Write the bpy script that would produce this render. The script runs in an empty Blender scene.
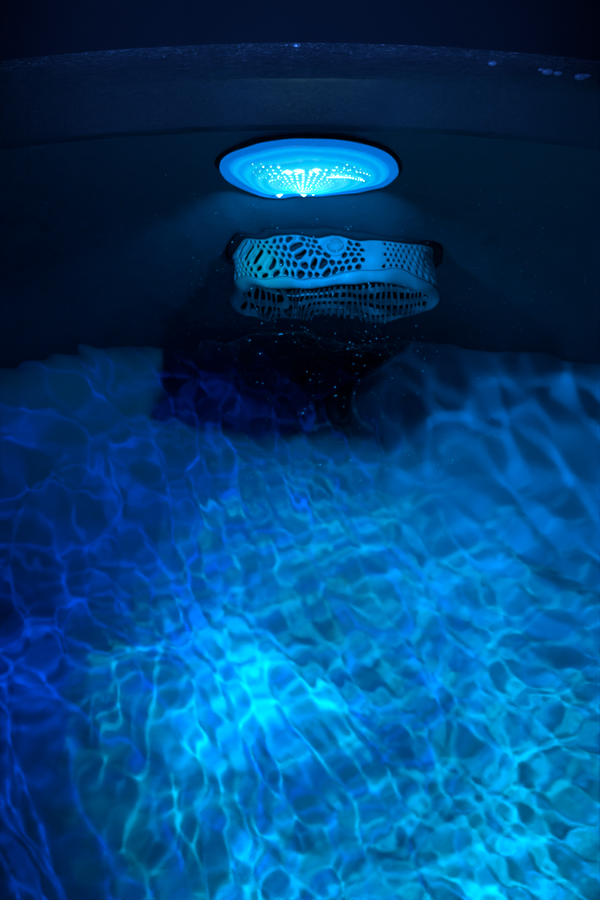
import bpy, math, random
import numpy as np
from mathutils import Vector, Matrix

sc = bpy.context.scene
col = sc.collection
R = math.radians

# ------------------------------------------------------------------ camera
cam_data = bpy.data.cameras.new('camera')
cam = bpy.data.objects.new('camera', cam_data)
col.objects.link(cam)
cam.location = (0.0, -0.46, 0.90)
cam.rotation_euler = (R(90 - 74.5), 0, 0)
cam_data.sensor_fit = 'VERTICAL'
cam_data.sensor_height = 24.0
cam_data.lens = 24.0 * 1590 / 900
cam_data.clip_start = 0.01
cam_data.clip_end = 50
sc.camera = cam

# ------------------------------------------------------------------ world, night
world = bpy.data.worlds.new('World')
sc.world = world
world.use_nodes = True
bg = world.node_tree.nodes['Background']
bg.inputs[0].default_value = (0.0, 0.18, 1.0, 1)
bg.inputs[1].default_value = 0.004

# ------------------------------------------------------------------ unseen coloured spots added over the tub so the water throws caustics
DEPTH = 0.57           # water depth
def water_crossing(src, dst):
    """where a ray from src (air) to dst (under water) meets the level water"""
    dx, dy = dst[0] - src[0], dst[1] - src[1]
    hor = math.hypot(dx, dy); lo_, hi_ = 0.0, hor
    for _ in range(50):
        m = (lo_ + hi_) / 2
        s1 = m / math.hypot(m, src[2]); s2 = (hor - m) / math.hypot(hor - m, dst[2])
        if s1 > 1.333 * s2: hi_ = m
        else: lo_ = m
    return (src[0] + dx * m / hor, src[1] + dy * m / hor, 0.0)
ADDED_SPOTS = (
    # position            aim on the floor          colour             watts  cone radius
    ((0.30, -1.08, 0.98), (0.055, -0.325, -DEPTH), (0.00, 0.62, 1.0), 1900, 17.5, 0.005),
    ((0.335, -1.06, 0.97), (0.065, -0.305, -DEPTH), (0.00, 0.36, 1.0), 1050, 19, 0.005),
    ((0.60, -0.25, 1.30), (0.245, -0.155, -DEPTH), (0.00, 0.26, 1.0), 400, 15, 0.018),
    ((-0.58, -0.25, 1.30), (-0.140, -0.165, -DEPTH), (0.00, 0.07, 1.0), 110, 13.5, 0.006),
    ((-0.59, -0.95, 0.93), (-0.040, -0.300, -DEPTH), (0.00, 0.09, 1.0), 370, 21, 0.005),
    ((0.10, -1.30, 1.00), (0.03, -0.045, -0.28), (0.00, 0.34, 1.0), 250, 12, 0.02),  # added fill for the cover face
    ((0.16, -1.25, 1.00), (0.05, -0.200, -DEPTH), (0.02, 0.85, 0.42), 120, 10, 0.010),  # added green spot, tints the floor below the cover
)
for loc, aim, c, watts, cone, rad in ADDED_SPOTS:
    ld = bpy.data.lights.new('added_spot', 'SPOT')
    ld.energy = watts
    ld.color = c
    ld.spot_size = R(cone)
    ld.spot_blend = 1.0
    ld.shadow_soft_size = rad
    ld.cycles.is_caustics_light = True
    lo = bpy.data.objects.new('added_spot', ld)
    lo.location = loc
    straight = Vector(loc).lerp(Vector(aim), loc[2] / (loc[2] - aim[2]))
    lo.rotation_euler = (Vector(water_crossing(loc, aim)).lerp(straight, 0.5) - Vector(loc)).to_track_quat('-Z', 'Y').to_euler()
    col.objects.link(lo)

# unseen narrow spot added overhead to brighten the pebbled rim
ld = bpy.data.lights.new('added_rim_spot', 'SPOT')
ld.energy = 120; ld.color = (0.05, 0.25, 1.0); ld.spot_size = R(24); ld.spot_blend = 1; ld.shadow_soft_size = 0.03
lo = bpy.data.objects.new('added_rim_spot', ld); lo.location = (-0.15, -0.42, 0.95)
lo.rotation_euler = (Vector((-0.01, 0.01, 0.075)) - lo.location).to_track_quat('-Z', 'Y').to_euler()
col.objects.link(lo)

sc.view_settings.view_transform = 'Standard'
sc.view_settings.look = 'None'
sc.view_settings.exposure = 0
sc.view_settings.gamma = 1
sc.cycles.use_denoising = True
sc.cycles.adaptive_threshold = 0.03
sc.cycles.max_bounces = 6
sc.cycles.diffuse_bounces = 2
sc.cycles.glossy_bounces = 3
sc.cycles.transmission_bounces = 5
sc.cycles.sample_clamp_indirect = 3.0
sc.cycles.sample_clamp_direct = 0
sc.cycles.blur_glossy = 0.3

# ------------------------------------------------------------------ helpers
CURVE = 1.3            # radius of the curved tub wall
def wall_y(x):
    return -x * x / (2 * CURVE)

def mesh_obj(name, verts, faces, mat, parent=None, smooth=True):
    me = bpy.data.meshes.new(name)
    me.from_pydata([tuple(map(float, v)) for v in verts], [], faces)
    me.update()
    if smooth:
        me.polygons.foreach_set('use_smooth', [True] * len(me.polygons))
    me.materials.append(mat)
    o = bpy.data.objects.new(name, me)
    col.objects.link(o)
    o.parent = parent
    return o

def grid_obj(name, X, Y, Z, mat, parent=None, wrap=False):
    ny, nx = X.shape
    v = np.stack([X, Y, Z], -1).reshape(-1, 3)
    i = np.arange(nx * ny).reshape(ny, nx)
    if wrap:
        i = np.concatenate([i, i[:, :1]], 1)
    f = np.stack([i[:-1, :-1], i[:-1, 1:], i[1:, 1:], i[1:, :-1]], -1).reshape(-1, 4)
    me = bpy.data.meshes.new(name)
    me.vertices.add(len(v)); me.vertices.foreach_set('co', v.ravel().astype(np.float32))
    me.loops.add(f.size); me.loops.foreach_set('vertex_index', f.ravel().astype(np.int32))
    me.polygons.add(len(f)); me.polygons.foreach_set('loop_start', np.arange(0, f.size, 4, dtype=np.int32))
    me.update(calc_edges=True)
    me.polygons.foreach_set('use_smooth', np.ones(len(f), bool))
    me.materials.append(mat)
    o = bpy.data.objects.new(name, me)
    col.objects.link(o)
    o.parent = parent
    return o

def lathe(name, prof, mat, parent, seg=96, ax=1.0, az=1.0):
    """profile of (radius, out) turned about the wall's normal (-y)"""
    p = np.array(prof)
    t = np.linspace(0, 2 * np.pi, seg, endpoint=False)
    X = p[:, :1] * np.cos(t)[None] * ax
    Z = p[:, :1] * np.sin(t)[None] * az
    Y = np.repeat(-p[:, 1:2], seg, 1)
    return grid_obj(name, X, Y, Z, mat, parent, wrap=True)

def thing(name, label, cat, loc, group=None):
    o = bpy.data.objects.new(name, None)
    o.empty_display_size = 0.02
    col.objects.link(o)
    o.location = loc
    o['label'] = label; o['category'] = cat
    if group: o['group'] = group
    return o

def new_mat(name):
    m = bpy.data.materials.new(name)
    m.use_nodes = True
    return m, m.node_tree, m.node_tree.nodes['Principled BSDF']

# ------------------------------------------------------------------ materials
def acrylic(name, c1, c2, rough, bump, scale, pebble=False):
    m, nt, b = new_mat(name)
    tc = nt.nodes.new('ShaderNodeTexCoord')
    n = nt.nodes.new('ShaderNodeTexNoise'); n.inputs['Scale'].default_value = 7; n.inputs['Detail'].default_value = 6
    r = nt.nodes.new('ShaderNodeValToRGB')
    r.color_ramp.elements[0].position = 0.3; r.color_ramp.elements[0].color = (*c1, 1)
    r.color_ramp.elements[1].position = 0.7; r.color_ramp.elements[1].color = (*c2, 1)
    nt.links.new(tc.outputs['Object'], n.inputs['Vector'])
    nt.links.new(n.outputs['Fac'], r.inputs['Fac'])
    nt.links.new(r.outputs['Color'], b.inputs['Base Color'])
    b.inputs['Roughness'].default_value = rough
    if bump:
        bp = nt.nodes.new('ShaderNodeBump'); bp.inputs['Strength'].default_value = bump
        if pebble:
            v = nt.nodes.new('ShaderNodeTexVoronoi'); v.feature = 'SMOOTH_F1'
            v.inputs['Scale'].default_value = scale
            v.inputs['Smoothness'].default_value = 0.5
            nd = nt.nodes.new('ShaderNodeTexNoise'); nd.inputs['Scale'].default_value = scale * .5
            nd.inputs['Detail'].default_value = 3
            mx = nt.nodes.new('ShaderNodeMix'); mx.data_type = 'RGBA'; mx.inputs[0].default_value = 0.02
            nt.links.new(tc.outputs['Object'], mx.inputs[6]); nt.links.new(nd.outputs['Color'], mx.inputs[7])
            nt.links.new(mx.outputs[2], v.inputs['Vector'])
            nt.links.new(v.outputs['Distance'], bp.inputs['Height'])
            bp.invert = True
            bp.inputs['Distance'].default_value = 0.0010
        else:
            n2 = nt.nodes.new('ShaderNodeTexNoise'); n2.inputs['Scale'].default_value = scale
            n2.inputs['Detail'].default_value = 4
            nt.links.new(tc.outputs['Object'], n2.inputs['Vector'])
            nt.links.new(n2.outputs['Fac'], bp.inputs['Height'])
            bp.inputs['Distance'].default_value = 0.002
        nt.links.new(bp.outputs['Normal'], b.inputs['Normal'])
    return m

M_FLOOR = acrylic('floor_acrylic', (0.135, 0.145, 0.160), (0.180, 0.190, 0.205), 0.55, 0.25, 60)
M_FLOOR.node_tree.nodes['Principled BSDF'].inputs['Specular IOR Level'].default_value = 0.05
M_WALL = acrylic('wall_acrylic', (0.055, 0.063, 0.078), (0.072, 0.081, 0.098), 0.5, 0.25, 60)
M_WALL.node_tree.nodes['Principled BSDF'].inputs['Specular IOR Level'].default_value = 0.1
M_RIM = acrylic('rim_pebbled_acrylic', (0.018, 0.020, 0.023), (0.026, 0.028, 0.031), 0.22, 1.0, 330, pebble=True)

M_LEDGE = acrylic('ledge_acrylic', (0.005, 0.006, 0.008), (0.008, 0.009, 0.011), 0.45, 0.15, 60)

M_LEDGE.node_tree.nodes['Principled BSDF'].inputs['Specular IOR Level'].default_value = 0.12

def plain(name, c, rough=0.5, spec=0.2):
    m, nt, b = new_mat(name)
    n = nt.nodes.new('ShaderNodeTexNoise'); n.inputs['Scale'].default_value = 120
    tc = nt.nodes.new('ShaderNodeTexCoord')
    nt.links.new(tc.outputs['Object'], n.inputs['Vector'])
    r = nt.nodes.new('ShaderNodeValToRGB')
    r.color_ramp.elements[0].color = (*(x * .85 for x in c), 1)
    r.color_ramp.elements[1].color = (*(min(1, x * 1.1) for x in c), 1)
    nt.links.new(n.outputs['Fac'], r.inputs['Fac'])
    nt.links.new(r.outputs['Color'], b.inputs['Base Color'])
    b.inputs['Roughness'].default_value = rough
    b.inputs['Specular IOR Level'].default_value = spec
    return m
M_COVER = plain('cover_grey_plastic', (0.12, 0.135, 0.15), 0.5)
# faint yellow-green tint mixed into one end of the cover
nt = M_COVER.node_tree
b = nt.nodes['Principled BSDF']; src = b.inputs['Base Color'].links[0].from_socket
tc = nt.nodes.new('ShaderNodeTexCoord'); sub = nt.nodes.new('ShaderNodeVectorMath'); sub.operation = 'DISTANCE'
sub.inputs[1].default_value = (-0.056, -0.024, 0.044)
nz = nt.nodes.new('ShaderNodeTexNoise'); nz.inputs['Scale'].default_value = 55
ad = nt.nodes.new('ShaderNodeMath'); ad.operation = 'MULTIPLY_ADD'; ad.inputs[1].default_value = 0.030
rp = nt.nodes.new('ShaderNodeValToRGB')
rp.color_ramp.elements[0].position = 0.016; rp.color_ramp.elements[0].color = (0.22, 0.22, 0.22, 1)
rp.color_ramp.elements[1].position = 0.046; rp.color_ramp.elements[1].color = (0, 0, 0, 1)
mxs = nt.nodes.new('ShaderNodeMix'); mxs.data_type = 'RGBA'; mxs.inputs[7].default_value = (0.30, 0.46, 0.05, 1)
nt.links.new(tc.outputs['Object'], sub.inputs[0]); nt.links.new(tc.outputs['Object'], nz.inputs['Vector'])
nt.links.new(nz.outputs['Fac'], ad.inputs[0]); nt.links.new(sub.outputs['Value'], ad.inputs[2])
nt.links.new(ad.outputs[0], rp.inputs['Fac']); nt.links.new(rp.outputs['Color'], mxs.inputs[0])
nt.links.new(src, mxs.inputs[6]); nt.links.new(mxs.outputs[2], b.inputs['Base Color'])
M_DARK = plain('dark_rubber', (0.012, 0.013, 0.016), 0.7, 0.05)
M_SCREW = plain('screw_steel', (0.09, 0.10, 0.11), 0.5, 0.2)
M_SPECK = plain('speck', (0.8, 0.85, 0.85), 0.9, 0.0)
M_DROP = plain('drop_gloss', (0.10, 0.10, 0.14), 0.12, 1.0)

def emit(name, c, s, c_base=(0.2, 0.3, 0.4)):
    m, nt, b = new_mat(name)
    b.inputs['Base Color'].default_value = (*c_base, 1)
    b.inputs['Roughness'].default_value = 0.4
    b.inputs['Emission Color'].default_value = (*c, 1)
    b.inputs['Emission Strength'].default_value = s
    return m
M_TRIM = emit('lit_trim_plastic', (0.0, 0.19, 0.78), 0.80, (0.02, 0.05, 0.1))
M_LED = emit('led_white', (0.40, 0.95, 1.0), 9.0)

# the diffuser glows brighter towards its LED
M_LENS, nt, b = new_mat('lit_lens_plastic')
tc = nt.nodes.new('ShaderNodeTexCoord')
vm = nt.nodes.new('ShaderNodeVectorMath'); vm.operation = 'LENGTH'
r = nt.nodes.new('ShaderNodeValToRGB')
r.color_ramp.elements[0].position = 0.0; r.color_ramp.elements[0].color = (0.16, 1.0, 1.0, 1)
r.color_ramp.elements[1].position = 1.0; r.color_ramp.elements[1].color = (0.0, 0.30, 0.90, 1)
e2 = r.color_ramp.elements.new(0.62); e2.color = (0.0, 0.66, 1.0, 1)
mp = nt.nodes.new('ShaderNodeMath'); mp.operation = 'MULTIPLY'; mp.inputs[1].default_value = 1 / 0.054
nt.links.new(tc.outputs['Object'], vm.inputs[0]); nt.links.new(vm.outputs['Value'], mp.inputs[0])
sn = nt.nodes.new('ShaderNodeMath'); sn.operation = 'MULTIPLY'; sn.inputs[1].default_value = 46
s2 = nt.nodes.new('ShaderNodeMath'); s2.operation = 'SINE'
s3 = nt.nodes.new('ShaderNodeMath'); s3.operation = 'MULTIPLY_ADD'; s3.inputs[1].default_value = 0.10
nt.links.new(mp.outputs[0], sn.inputs[0]); nt.links.new(sn.outputs[0], s2.inputs[0])
nt.links.new(s2.outputs[0], s3.inputs[0]); nt.links.new(mp.outputs[0], s3.inputs[2])
nt.links.new(s3.outputs[0], r.inputs['Fac']); nt.links.new(r.outputs['Color'], b.inputs['Emission Color'])
b.inputs['Emission Strength'].default_value = 0.95
b.inputs['Base Color'].default_value = (0.02, 0.05, 0.1, 1)

M_WATER = bpy.data.materials.new('water'); M_WATER.use_nodes = True
nt = M_WATER.node_tree; nt.nodes.clear()
o_ = nt.nodes.new('ShaderNodeOutputMaterial'); g = nt.nodes.new('ShaderNodeBsdfGlass')
g.inputs['IOR'].default_value = 1.333; g.inputs['Roughness'].default_value = 0
g.inputs['Color'].default_value = (0.97, 1, 1, 1)
nt.links.new(g.outputs[0], o_.inputs[0])

# ------------------------------------------------------------------ tub shell: floor, wall, pebbled rim
xs = np.linspace(-0.75, 0.75, 76)
FIL = 0.03
prof = [(s, -DEPTH) for s in np.linspace(1.15, FIL, 24)]
prof += [(FIL - FIL * math.sin(a), -DEPTH + FIL - FIL * math.cos(a)) for a in np.linspace(0, math.pi / 2, 9)[1:]]
p = np.array(prof)
X = np.repeat(xs[None], len(p), 0)
floor = grid_obj('tub_floor', X, -p[:, :1] + wall_y(X), np.repeat(p[:, 1:2], len(xs), 1), M_FLOOR)
floor['kind'] = 'structure'; floor.cycles.is_caustics_receiver = True
zz = np.linspace(-DEPTH + FIL, -0.012, 40)
X = np.repeat(xs[None], len(zz), 0)
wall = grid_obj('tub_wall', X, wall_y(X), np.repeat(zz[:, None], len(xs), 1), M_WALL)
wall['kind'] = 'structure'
LIP = 0.016; LIP_Z = 0.055
prof = [(0, z) for z in np.linspace(-0.012, LIP_Z, 8)]
prof += [(-LIP + LIP * math.cos(a), LIP_Z + LIP * math.sin(a)) for a in np.linspace(0, math.pi / 2, 10)[1:]]
p = np.array(prof)
X = np.repeat(xs[None], len(p), 0)
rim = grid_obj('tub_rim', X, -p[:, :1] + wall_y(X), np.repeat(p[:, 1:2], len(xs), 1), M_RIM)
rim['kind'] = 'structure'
ys = np.linspace(LIP, 0.6, 12)
X = np.repeat(xs[None], len(ys), 0)
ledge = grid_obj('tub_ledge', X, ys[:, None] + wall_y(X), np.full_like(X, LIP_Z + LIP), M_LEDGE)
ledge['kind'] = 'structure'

# ------------------------------------------------------------------ water surface
rng = np.random.default_rng(11)
NX, NY = 800, 770
xw = np.linspace(-0.54, 0.46, NX)
tw = np.linspace(0, 1, NY)
X = np.repeat(xw[None], NY, 0)
Y = -1.0 + (wall_y(X) + 0.004 + 1.0) * tw[:, None]
def smooth(a, b, t):
    t = np.clip((t - a) / (b - a), 0, 1); return t * t * (3 - 2 * t)
def band(lam, n, spread=2 * np.pi, head=0.0, warp=0.0):
    wx = warp * np.sin(9 * X + 5 * Y + 1.3) + 0.6 * warp * np.sin(17 * Y - 8 * X)
    wy = warp * np.sin(11 * Y - 6 * X + .4) + 0.6 * warp * np.sin(15 * X + 7 * Y + 2)
    Z = np.zeros_like(X)
    for _ in range(n):
        a = head + spread * rng.uniform(-.5, .5); l = lam * rng.uniform(.68, 1.4); k = 2 * np.pi / l
        Z += (l / lam) * np.sin(k * ((X + wx) * np.cos(a) + (Y + wy) * np.sin(a)) + rng.uniform(0, 6.28))
    return Z * math.sqrt(2 / n)
calm = smooth(-0.30, -0.12, Y)               # stiller water near the wall
left = smooth(0.02, -0.14, X)
right = smooth(0.05, 0.17, X)
# two currents: crests running down-right on the left side, across on the right
cur_a = smooth(0.16, -0.02, X)
cur_b = 1 - cur_a
H = 0.00115 * band(0.16, 7) * (1 - 0.6 * calm)
H += 0.00014 * band(0.060, 14, warp=0.02) * (1 + 0.4 * calm)
H += 0.000050 * band(0.034, 18, warp=0.015) * (1 + 0.8 * calm)
H += cur_a * (0.000062 * band(0.026, 16, 1.5, R(31), 0.030) + 0.000040 * band(0.0165, 18, 1.3, R(35), 0.030)) * (1 - 0.2 * calm)
H += cur_b * (0.000062 * band(0.025, 16, 1.5, R(72), 0.030) + 0.000040 * band(0.0160, 18, 1.3, R(68), 0.030)) * (1 - 0.2 * calm)
H += 0.000013 * band(0.0110, 24, warp=0.010) * (1 - 0.8 * calm)
def dent(x, y, sx, sy, h):
    return h * np.exp(-((X - x) / sx) ** 2 / 2 - ((Y - y) / sy) ** 2 / 2)
def dark_spot(lamp_i, floor_xy, r0, h):
    c = water_crossing(ADDED_SPOTS[lamp_i][0], (*floor_xy, -DEPTH))
    return dent(c[0], c[1], r0 * 1.3, r0, -h)
H += dark_spot(0, (-0.010, -0.372), 0.034, 0.0110)
H += dark_spot(0, (-0.165, -0.390), 0.044, 0.0130)
H += dark_spot(4, (-0.165, -0.385), 0.036, 0.0060)
water = grid_obj('water', X, Y, H, M_WATER)
water['kind'] = 'structure'
water.cycles.is_caustics_caster = True

# ------------------------------------------------------------------ underwater light in the wall
lamp = thing('underwater_light', 'round glowing cyan light with dotted lens set in the dark tub wall', 'light', (0.006, 0.0, -0.078))
lathe('gasket', [(0.052, 0.0005), (0.0605, 0.0005), (0.0622, 0.0012), (0.0612, 0.0025), (0.0585, 0.0028)], M_DARK, lamp)
lathe('trim_ring', [(0.0585, 0.0005), (0.0590, 0.0050), (0.0578, 0.0064), (0.0555, 0.0068), (0.0540, 0.0062), (0.0528, 0.0054)], M_TRIM, lamp)
# lens: shallow dome with concentric ridges
pr = []
for k in range(61):
    rr = 0.0530 * (1 - k / 60) + 1e-5
    pr.append((rr, 0.0052 + 0.0115 * (1 - (rr / 0.0530) ** 2) + 0.00045 * math.sin(rr / 0.0530 * 34)))
lens = lathe('lens', pr, M_LENS, lamp)
# fan of bright lens dots
v, f = [], []
def blob(cx, cz, r0):
    out = 0.0054 + 0.0115 * (1 - (math.hypot(cx, cz) / 0.0530) ** 2)
    base = len(v)
    for k in range(8):
        a = k * math.pi / 4
        v.append((cx + r0 * math.cos(a), -out, cz + r0 * math.sin(a)))
    v.append((cx, -out - r0 * 0.8, cz))
    for k in range(8):
        f.append((base + k, base + (k + 1) % 8, base + 8))
random.seed(4)
for i in range(15):
    a = R(88 + (i - 7) * 6.0)
    for j in range(15):
        rr = 0.006 + j * 0.0033
        x = -0.006 + rr * math.cos(a) * 1.1; z = -0.030 + rr * math.sin(a) * 1.35
        if math.hypot(x, z) < 0.045 and z < 0.030:
            blob(x + random.gauss(0, .0002), z + random.gauss(0, .0003), (0.00035 + 0.0011 * (j / 14) ** 1.3) * math.exp(-((i - 7) / 5.0) ** 2) * random.uniform(.75, 1.2))
for i in range(26):
    a = R(20 + i * 5.4)
    for rr in (0.030, 0.036):
        if random.random() < .7: blob(rr * math.cos(a) * 1.1 + .004, rr * math.sin(a) - .008, 0.00042)
for (x, z, s_) in ((-0.019, -0.036, .0020), (-0.005, -0.040, .0024), (0.002, -0.034, .0011), (-0.014, 0.024, .0030), (-0.007, 0.028, .0030), (0.004, 0.029, .0024)):
    blob(x, z, s_)
for i in range(14):
    t = i / 13
    blob(0.012 + 0.024 * t, 0.018 - 0.020 * t * t, 0.0011 * (1 - .5 * t))
dots = mesh_obj('lens_dot', v, f, M_LED, lens)
dots['kind'] = 'stuff'
# the light it throws into the water: a glow down the wall and a beam across the floor
for watts, cone, aim, dx in ((5.0, 88, (0, 0.12, -1), -0.004), (9, 66, (0.06, -0.36, -0.50), 0.004)):
    ld = bpy.data.lights.new('led', 'SPOT')
    ld.spot_size = R(cone); ld.spot_blend = 1.0
    ld.energy = watts; ld.color = (0.0, 0.34, 1.0); ld.shadow_soft_size = 0.004
    lo = bpy.data.objects.new('led', ld); lo.parent = lamp; lo.location = (dx, -0.0240, 0.010)
    lo.rotation_euler = Vector(aim).to_track_quat('-Z', 'Y').to_euler()
    col.objects.link(lo)

# ------------------------------------------------------------------ suction cover below it
CX, CZ = 0.026, -0.274
AW, AH, PN = 0.0745, 0.051, 2.7
P_OUT = 0.042
cov = thing('suction_cover', 'grey plastic suction cover with honeycomb holes and slotted face on tub wall', 'drain cover', (CX, wall_y(CX), CZ))
# perimeter of the superellipse by arc length
tt = np.linspace(0, 2 * np.pi, 4001)
def sup(t, sx=AW, sz=AH):
    c, s = np.cos(t), np.sin(t)
    return sx * np.sign(c) * np.abs(c) ** (2 / PN), sz * np.sign(s) * np.abs(s) ** (2 / PN)
px, pz = sup(tt)
arc = np.concatenate([[0], np.cumsum(np.hypot(np.diff(px), np.diff(pz)))])
PER = arc[-1]
def onper(u, inset=0.0):
    u = u % PER
    x = np.interp(u, arc, px); z = np.interp(u, arc, pz)
    k = 1 - inset / AH
    return x * (1 - inset / AW), z * k
def ring_band(name, rows, mat, parent, n=160):
    """rows of (inset, out)"""
    us = np.linspace(0, PER, n, endpoint=False)
    XX, YY, ZZ = [], [], []
    for ins, out in rows:
        a, c = onper(us, ins); XX.append(a); ZZ.append(c); YY.append(np.full(n, -out))
    return grid_obj(name, np.array(XX), np.array(YY), np.array(ZZ), mat, parent, wrap=True)
ring_band('base_flange', [(0.02, 0.001), (-0.006, 0.001), (-0.007, 0.004), (-0.004, 0.007), (0.0005, 0.006)], M_DARK, cov)
ring_band('inner_core', [(0.006, 0.004), (0.006, P_OUT - 0.006), (0.030, P_OUT - 0.005), (0.0459, P_OUT - 0.005)], M_DARK, cov)

# honeycomb side wall: hexagonal cells with a rounded hole each, wrapped round the perimeter
NCOL = 70
pu = PER / NCOL
rows_n = 5
v0, v1 = 0.0068, P_OUT - 0.0075
pv = (v1 - v0) / rows_n
vs, fs = [], []
def addv(u, out, ins):
    a, c = onper(u, ins)
    vs.append((a, -out, c)); return len(vs) - 1
THK = 0.0022
rnd = random.Random(7)
u_right = 0.5 * PER * 0  # starts at +x side
def is_plain(u):
    # a plain strip without holes on the upper side
    x, z = onper(u)
    return z > 0 and 0.018 < x < 0.031
for rI in range(rows_n):
    for cI in range(NCOL):
        u = (cI + 0.5 * (rI % 2)) * pu
        vc = v0 + (rI + 0.5) * pv
        w2, h2 = pu / 2, pv / 2
        corners = [(-w2, -h2), (0, -h2), (w2, -h2), (w2, 0), (w2, h2), (0, h2), (-w2, h2), (-w2, 0)]
        x, z = onper(u)
        k = 0.82 + rnd.uniform(-.07, .07)
        if x > 0.03: k *= 0.80
        hole = [(w2 * k * math.cos(a), h2 * k * 1.08 * math.sin(a)) for a in [R(225 + 45 * q) for q in range(8)]]
        screw_gap = z > 0 and math.hypot(x + 0.003, (vc - 0.013)) < 0.0085
        if is_plain(u) or screw_gap:
            ids = [addv(u + a, vc + b_, 0) for a, b_ in corners]
            fs.append(tuple(ids)); continue
        o1 = [addv(u + a, vc + b_, 0) for a, b_ in corners]
        i1 = [addv(u + a, vc + b_, 0.0004) for a, b_ in hole]
        i2 = [addv(u + a * .92, vc + b_ * .92, THK) for a, b_ in hole]
        for q in range(8):
            n_ = (q + 1) % 8
            fs.append((o1[q], o1[n_], i1[n_], i1[q]))
            fs.append((i1[q], i1[n_], i2[n_], i2[q]))
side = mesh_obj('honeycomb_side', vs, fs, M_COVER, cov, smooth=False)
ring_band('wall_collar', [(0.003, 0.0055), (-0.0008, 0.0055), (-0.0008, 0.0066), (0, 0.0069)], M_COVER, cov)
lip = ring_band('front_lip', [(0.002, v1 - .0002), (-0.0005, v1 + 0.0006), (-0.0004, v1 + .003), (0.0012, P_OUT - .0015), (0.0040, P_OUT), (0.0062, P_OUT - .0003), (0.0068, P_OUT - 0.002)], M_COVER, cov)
# face: teeth round the edge, upright ribs, cross bars
def face_out(x, z):
    return P_OUT - 0.001 + 0.0055 * max(0, 1 - (x / AW) ** 2 - 0.6 * (z / AH) ** 2)
def bar(name, pts, w, d, mat, parent, horiz=False):
    vv, ff = [], []
    for i, (x, z) in enumerate(pts):
        o = face_out(x, z)
        dx, dz = (0, w / 2) if horiz else (w / 2, 0)
        vv += [(x - dx, -o + d, z - dz), (x - dx * .7, -o, z - dz * .7), (x + dx * .7, -o, z + dz * .7), (x + dx, -o + d, z + dz)]
        if i:
            b0 = 4 * (i - 1); b1 = 4 * i
            for q in range(3):
                ff.append((b0 + q, b0 + q + 1, b1 + q + 1, b1 + q))
    return mesh_obj(name, vv, ff, mat, parent, smooth=False)
ins_w, ins_h = AW - 0.0050, AH - 0.0048
nr = 35
for i in range(nr):
    x = -ins_w + (i + 0.5) * 2 * ins_w / nr
    hz = ins_h * max(0.02, 1 - abs(x / ins_w) ** PN) ** (1 / PN)
    if hz < 0.008: continue
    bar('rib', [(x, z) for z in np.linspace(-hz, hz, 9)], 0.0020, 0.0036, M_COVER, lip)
for zc_ in (0.030, 0.006, -0.018):
    hx = ins_w * (1 - abs(zc_ / ins_h) ** PN) ** (1 / PN)
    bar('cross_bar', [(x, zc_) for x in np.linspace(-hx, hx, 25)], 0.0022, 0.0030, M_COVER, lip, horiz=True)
# screw boss on the upper side
zs = AH * (1 - abs(0.003 / AW) ** PN) ** (1 / PN)
def boss(name, prof, mat, parent, cx, cy, cz):
    pp = np.array(prof); t = np.linspace(0, 2 * np.pi, 32, endpoint=False)
    return grid_obj(name, cx + pp[:, :1] * np.cos(t), -cy + pp[:, :1] * np.sin(t), np.repeat(cz + pp[:, 1:2], 32, 1), mat, parent, wrap=True)
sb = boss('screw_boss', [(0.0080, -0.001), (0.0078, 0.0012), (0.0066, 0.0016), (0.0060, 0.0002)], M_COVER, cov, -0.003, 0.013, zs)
boss('screw', [(0.0052, -0.0005), (0.0050, 0.0012), (0.0036, 0.0020), (1e-5, 0.0022)], M_SCREW, sb, -0.003, 0.013, zs)

# ------------------------------------------------------------------ specks drifting in the water, drops on the rim
rs = random.Random(21)
vs, fs = [], []
def speck(x, y, z, r0):
    b0 = len(vs)
    for d in ((1, 0, 0), (-1, 0, 0), (0, 1, 0), (0, -1, 0), (0, 0, 1), (0, 0, -1)):
        vs.append((x + d[0] * r0, y + d[1] * r0, z + d[2] * r0))
    for t in ((0, 2, 4), (2, 1, 4), (1, 3, 4), (3, 0, 4), (2, 0, 5), (1, 2, 5), (3, 1, 5), (0, 3, 5)):
        fs.append(tuple(b0 + q for q in t))
for _ in range(900):
    x = rs.gauss(0.02, 0.085); z = rs.uniform(-0.54, -0.03)
    y = -0.012 - abs(rs.gauss(0, 0.06))
    if abs(x - CX) < .085 and abs(z - CZ) < .055 and y > -0.055: continue
    speck(x, y, z, rs.choice((.0002, .00025, .0003, .0003, .00042)))
sp = mesh_obj('suspended_specks', vs, fs, M_SPECK)
sp['kind'] = 'stuff'
sp['label'] = 'fine pale specks drifting in the water below the light'
sp['category'] = 'specks'

def drop(x, a, r0):
    vv, ff = [], []
    for i in range(5):
        ph = i / 4 * math.pi / 2
        for k in range(10):
            t = k * math.pi / 5
            vv.append((r0 * 1.9 * math.cos(ph) * math.cos(t), r0 * math.cos(ph) * math.sin(t), r0 * .7 * math.sin(ph)))
    for i in range(4):
        for k in range(10):
            ff.append((i * 10 + k, i * 10 + (k + 1) % 10, i * 10 + 10 + (k + 1) % 10, i * 10 + 10 + k))
    o = mesh_obj('water_drop', vv, ff, M_DROP)
    o.location = (x, wall_y(x) + LIP - LIP * math.cos(a), LIP_Z + LIP * math.sin(a))
    o.rotation_euler = (math.pi / 2 - a, 0, 0)
    o['label'] = 'tiny glinting water drop on the pebbled tub rim'; o['category'] = 'water drop'
    o['group'] = 'water drops on the rim'
for x, a, r0 in ((0.112, 62, .0014), (0.140, 58, .0009), (0.144, 55, .0018), (0.150, 54, .0014), (0.163, 52, .0020), (0.167, 56, .0012), (-0.002, 84, .0012)):
    drop(x, R(a), r0)
for o in cov.children_recursive:
    if o.data.materials[0] is not M_DARK:
        o.cycles.is_caustics_receiver = True
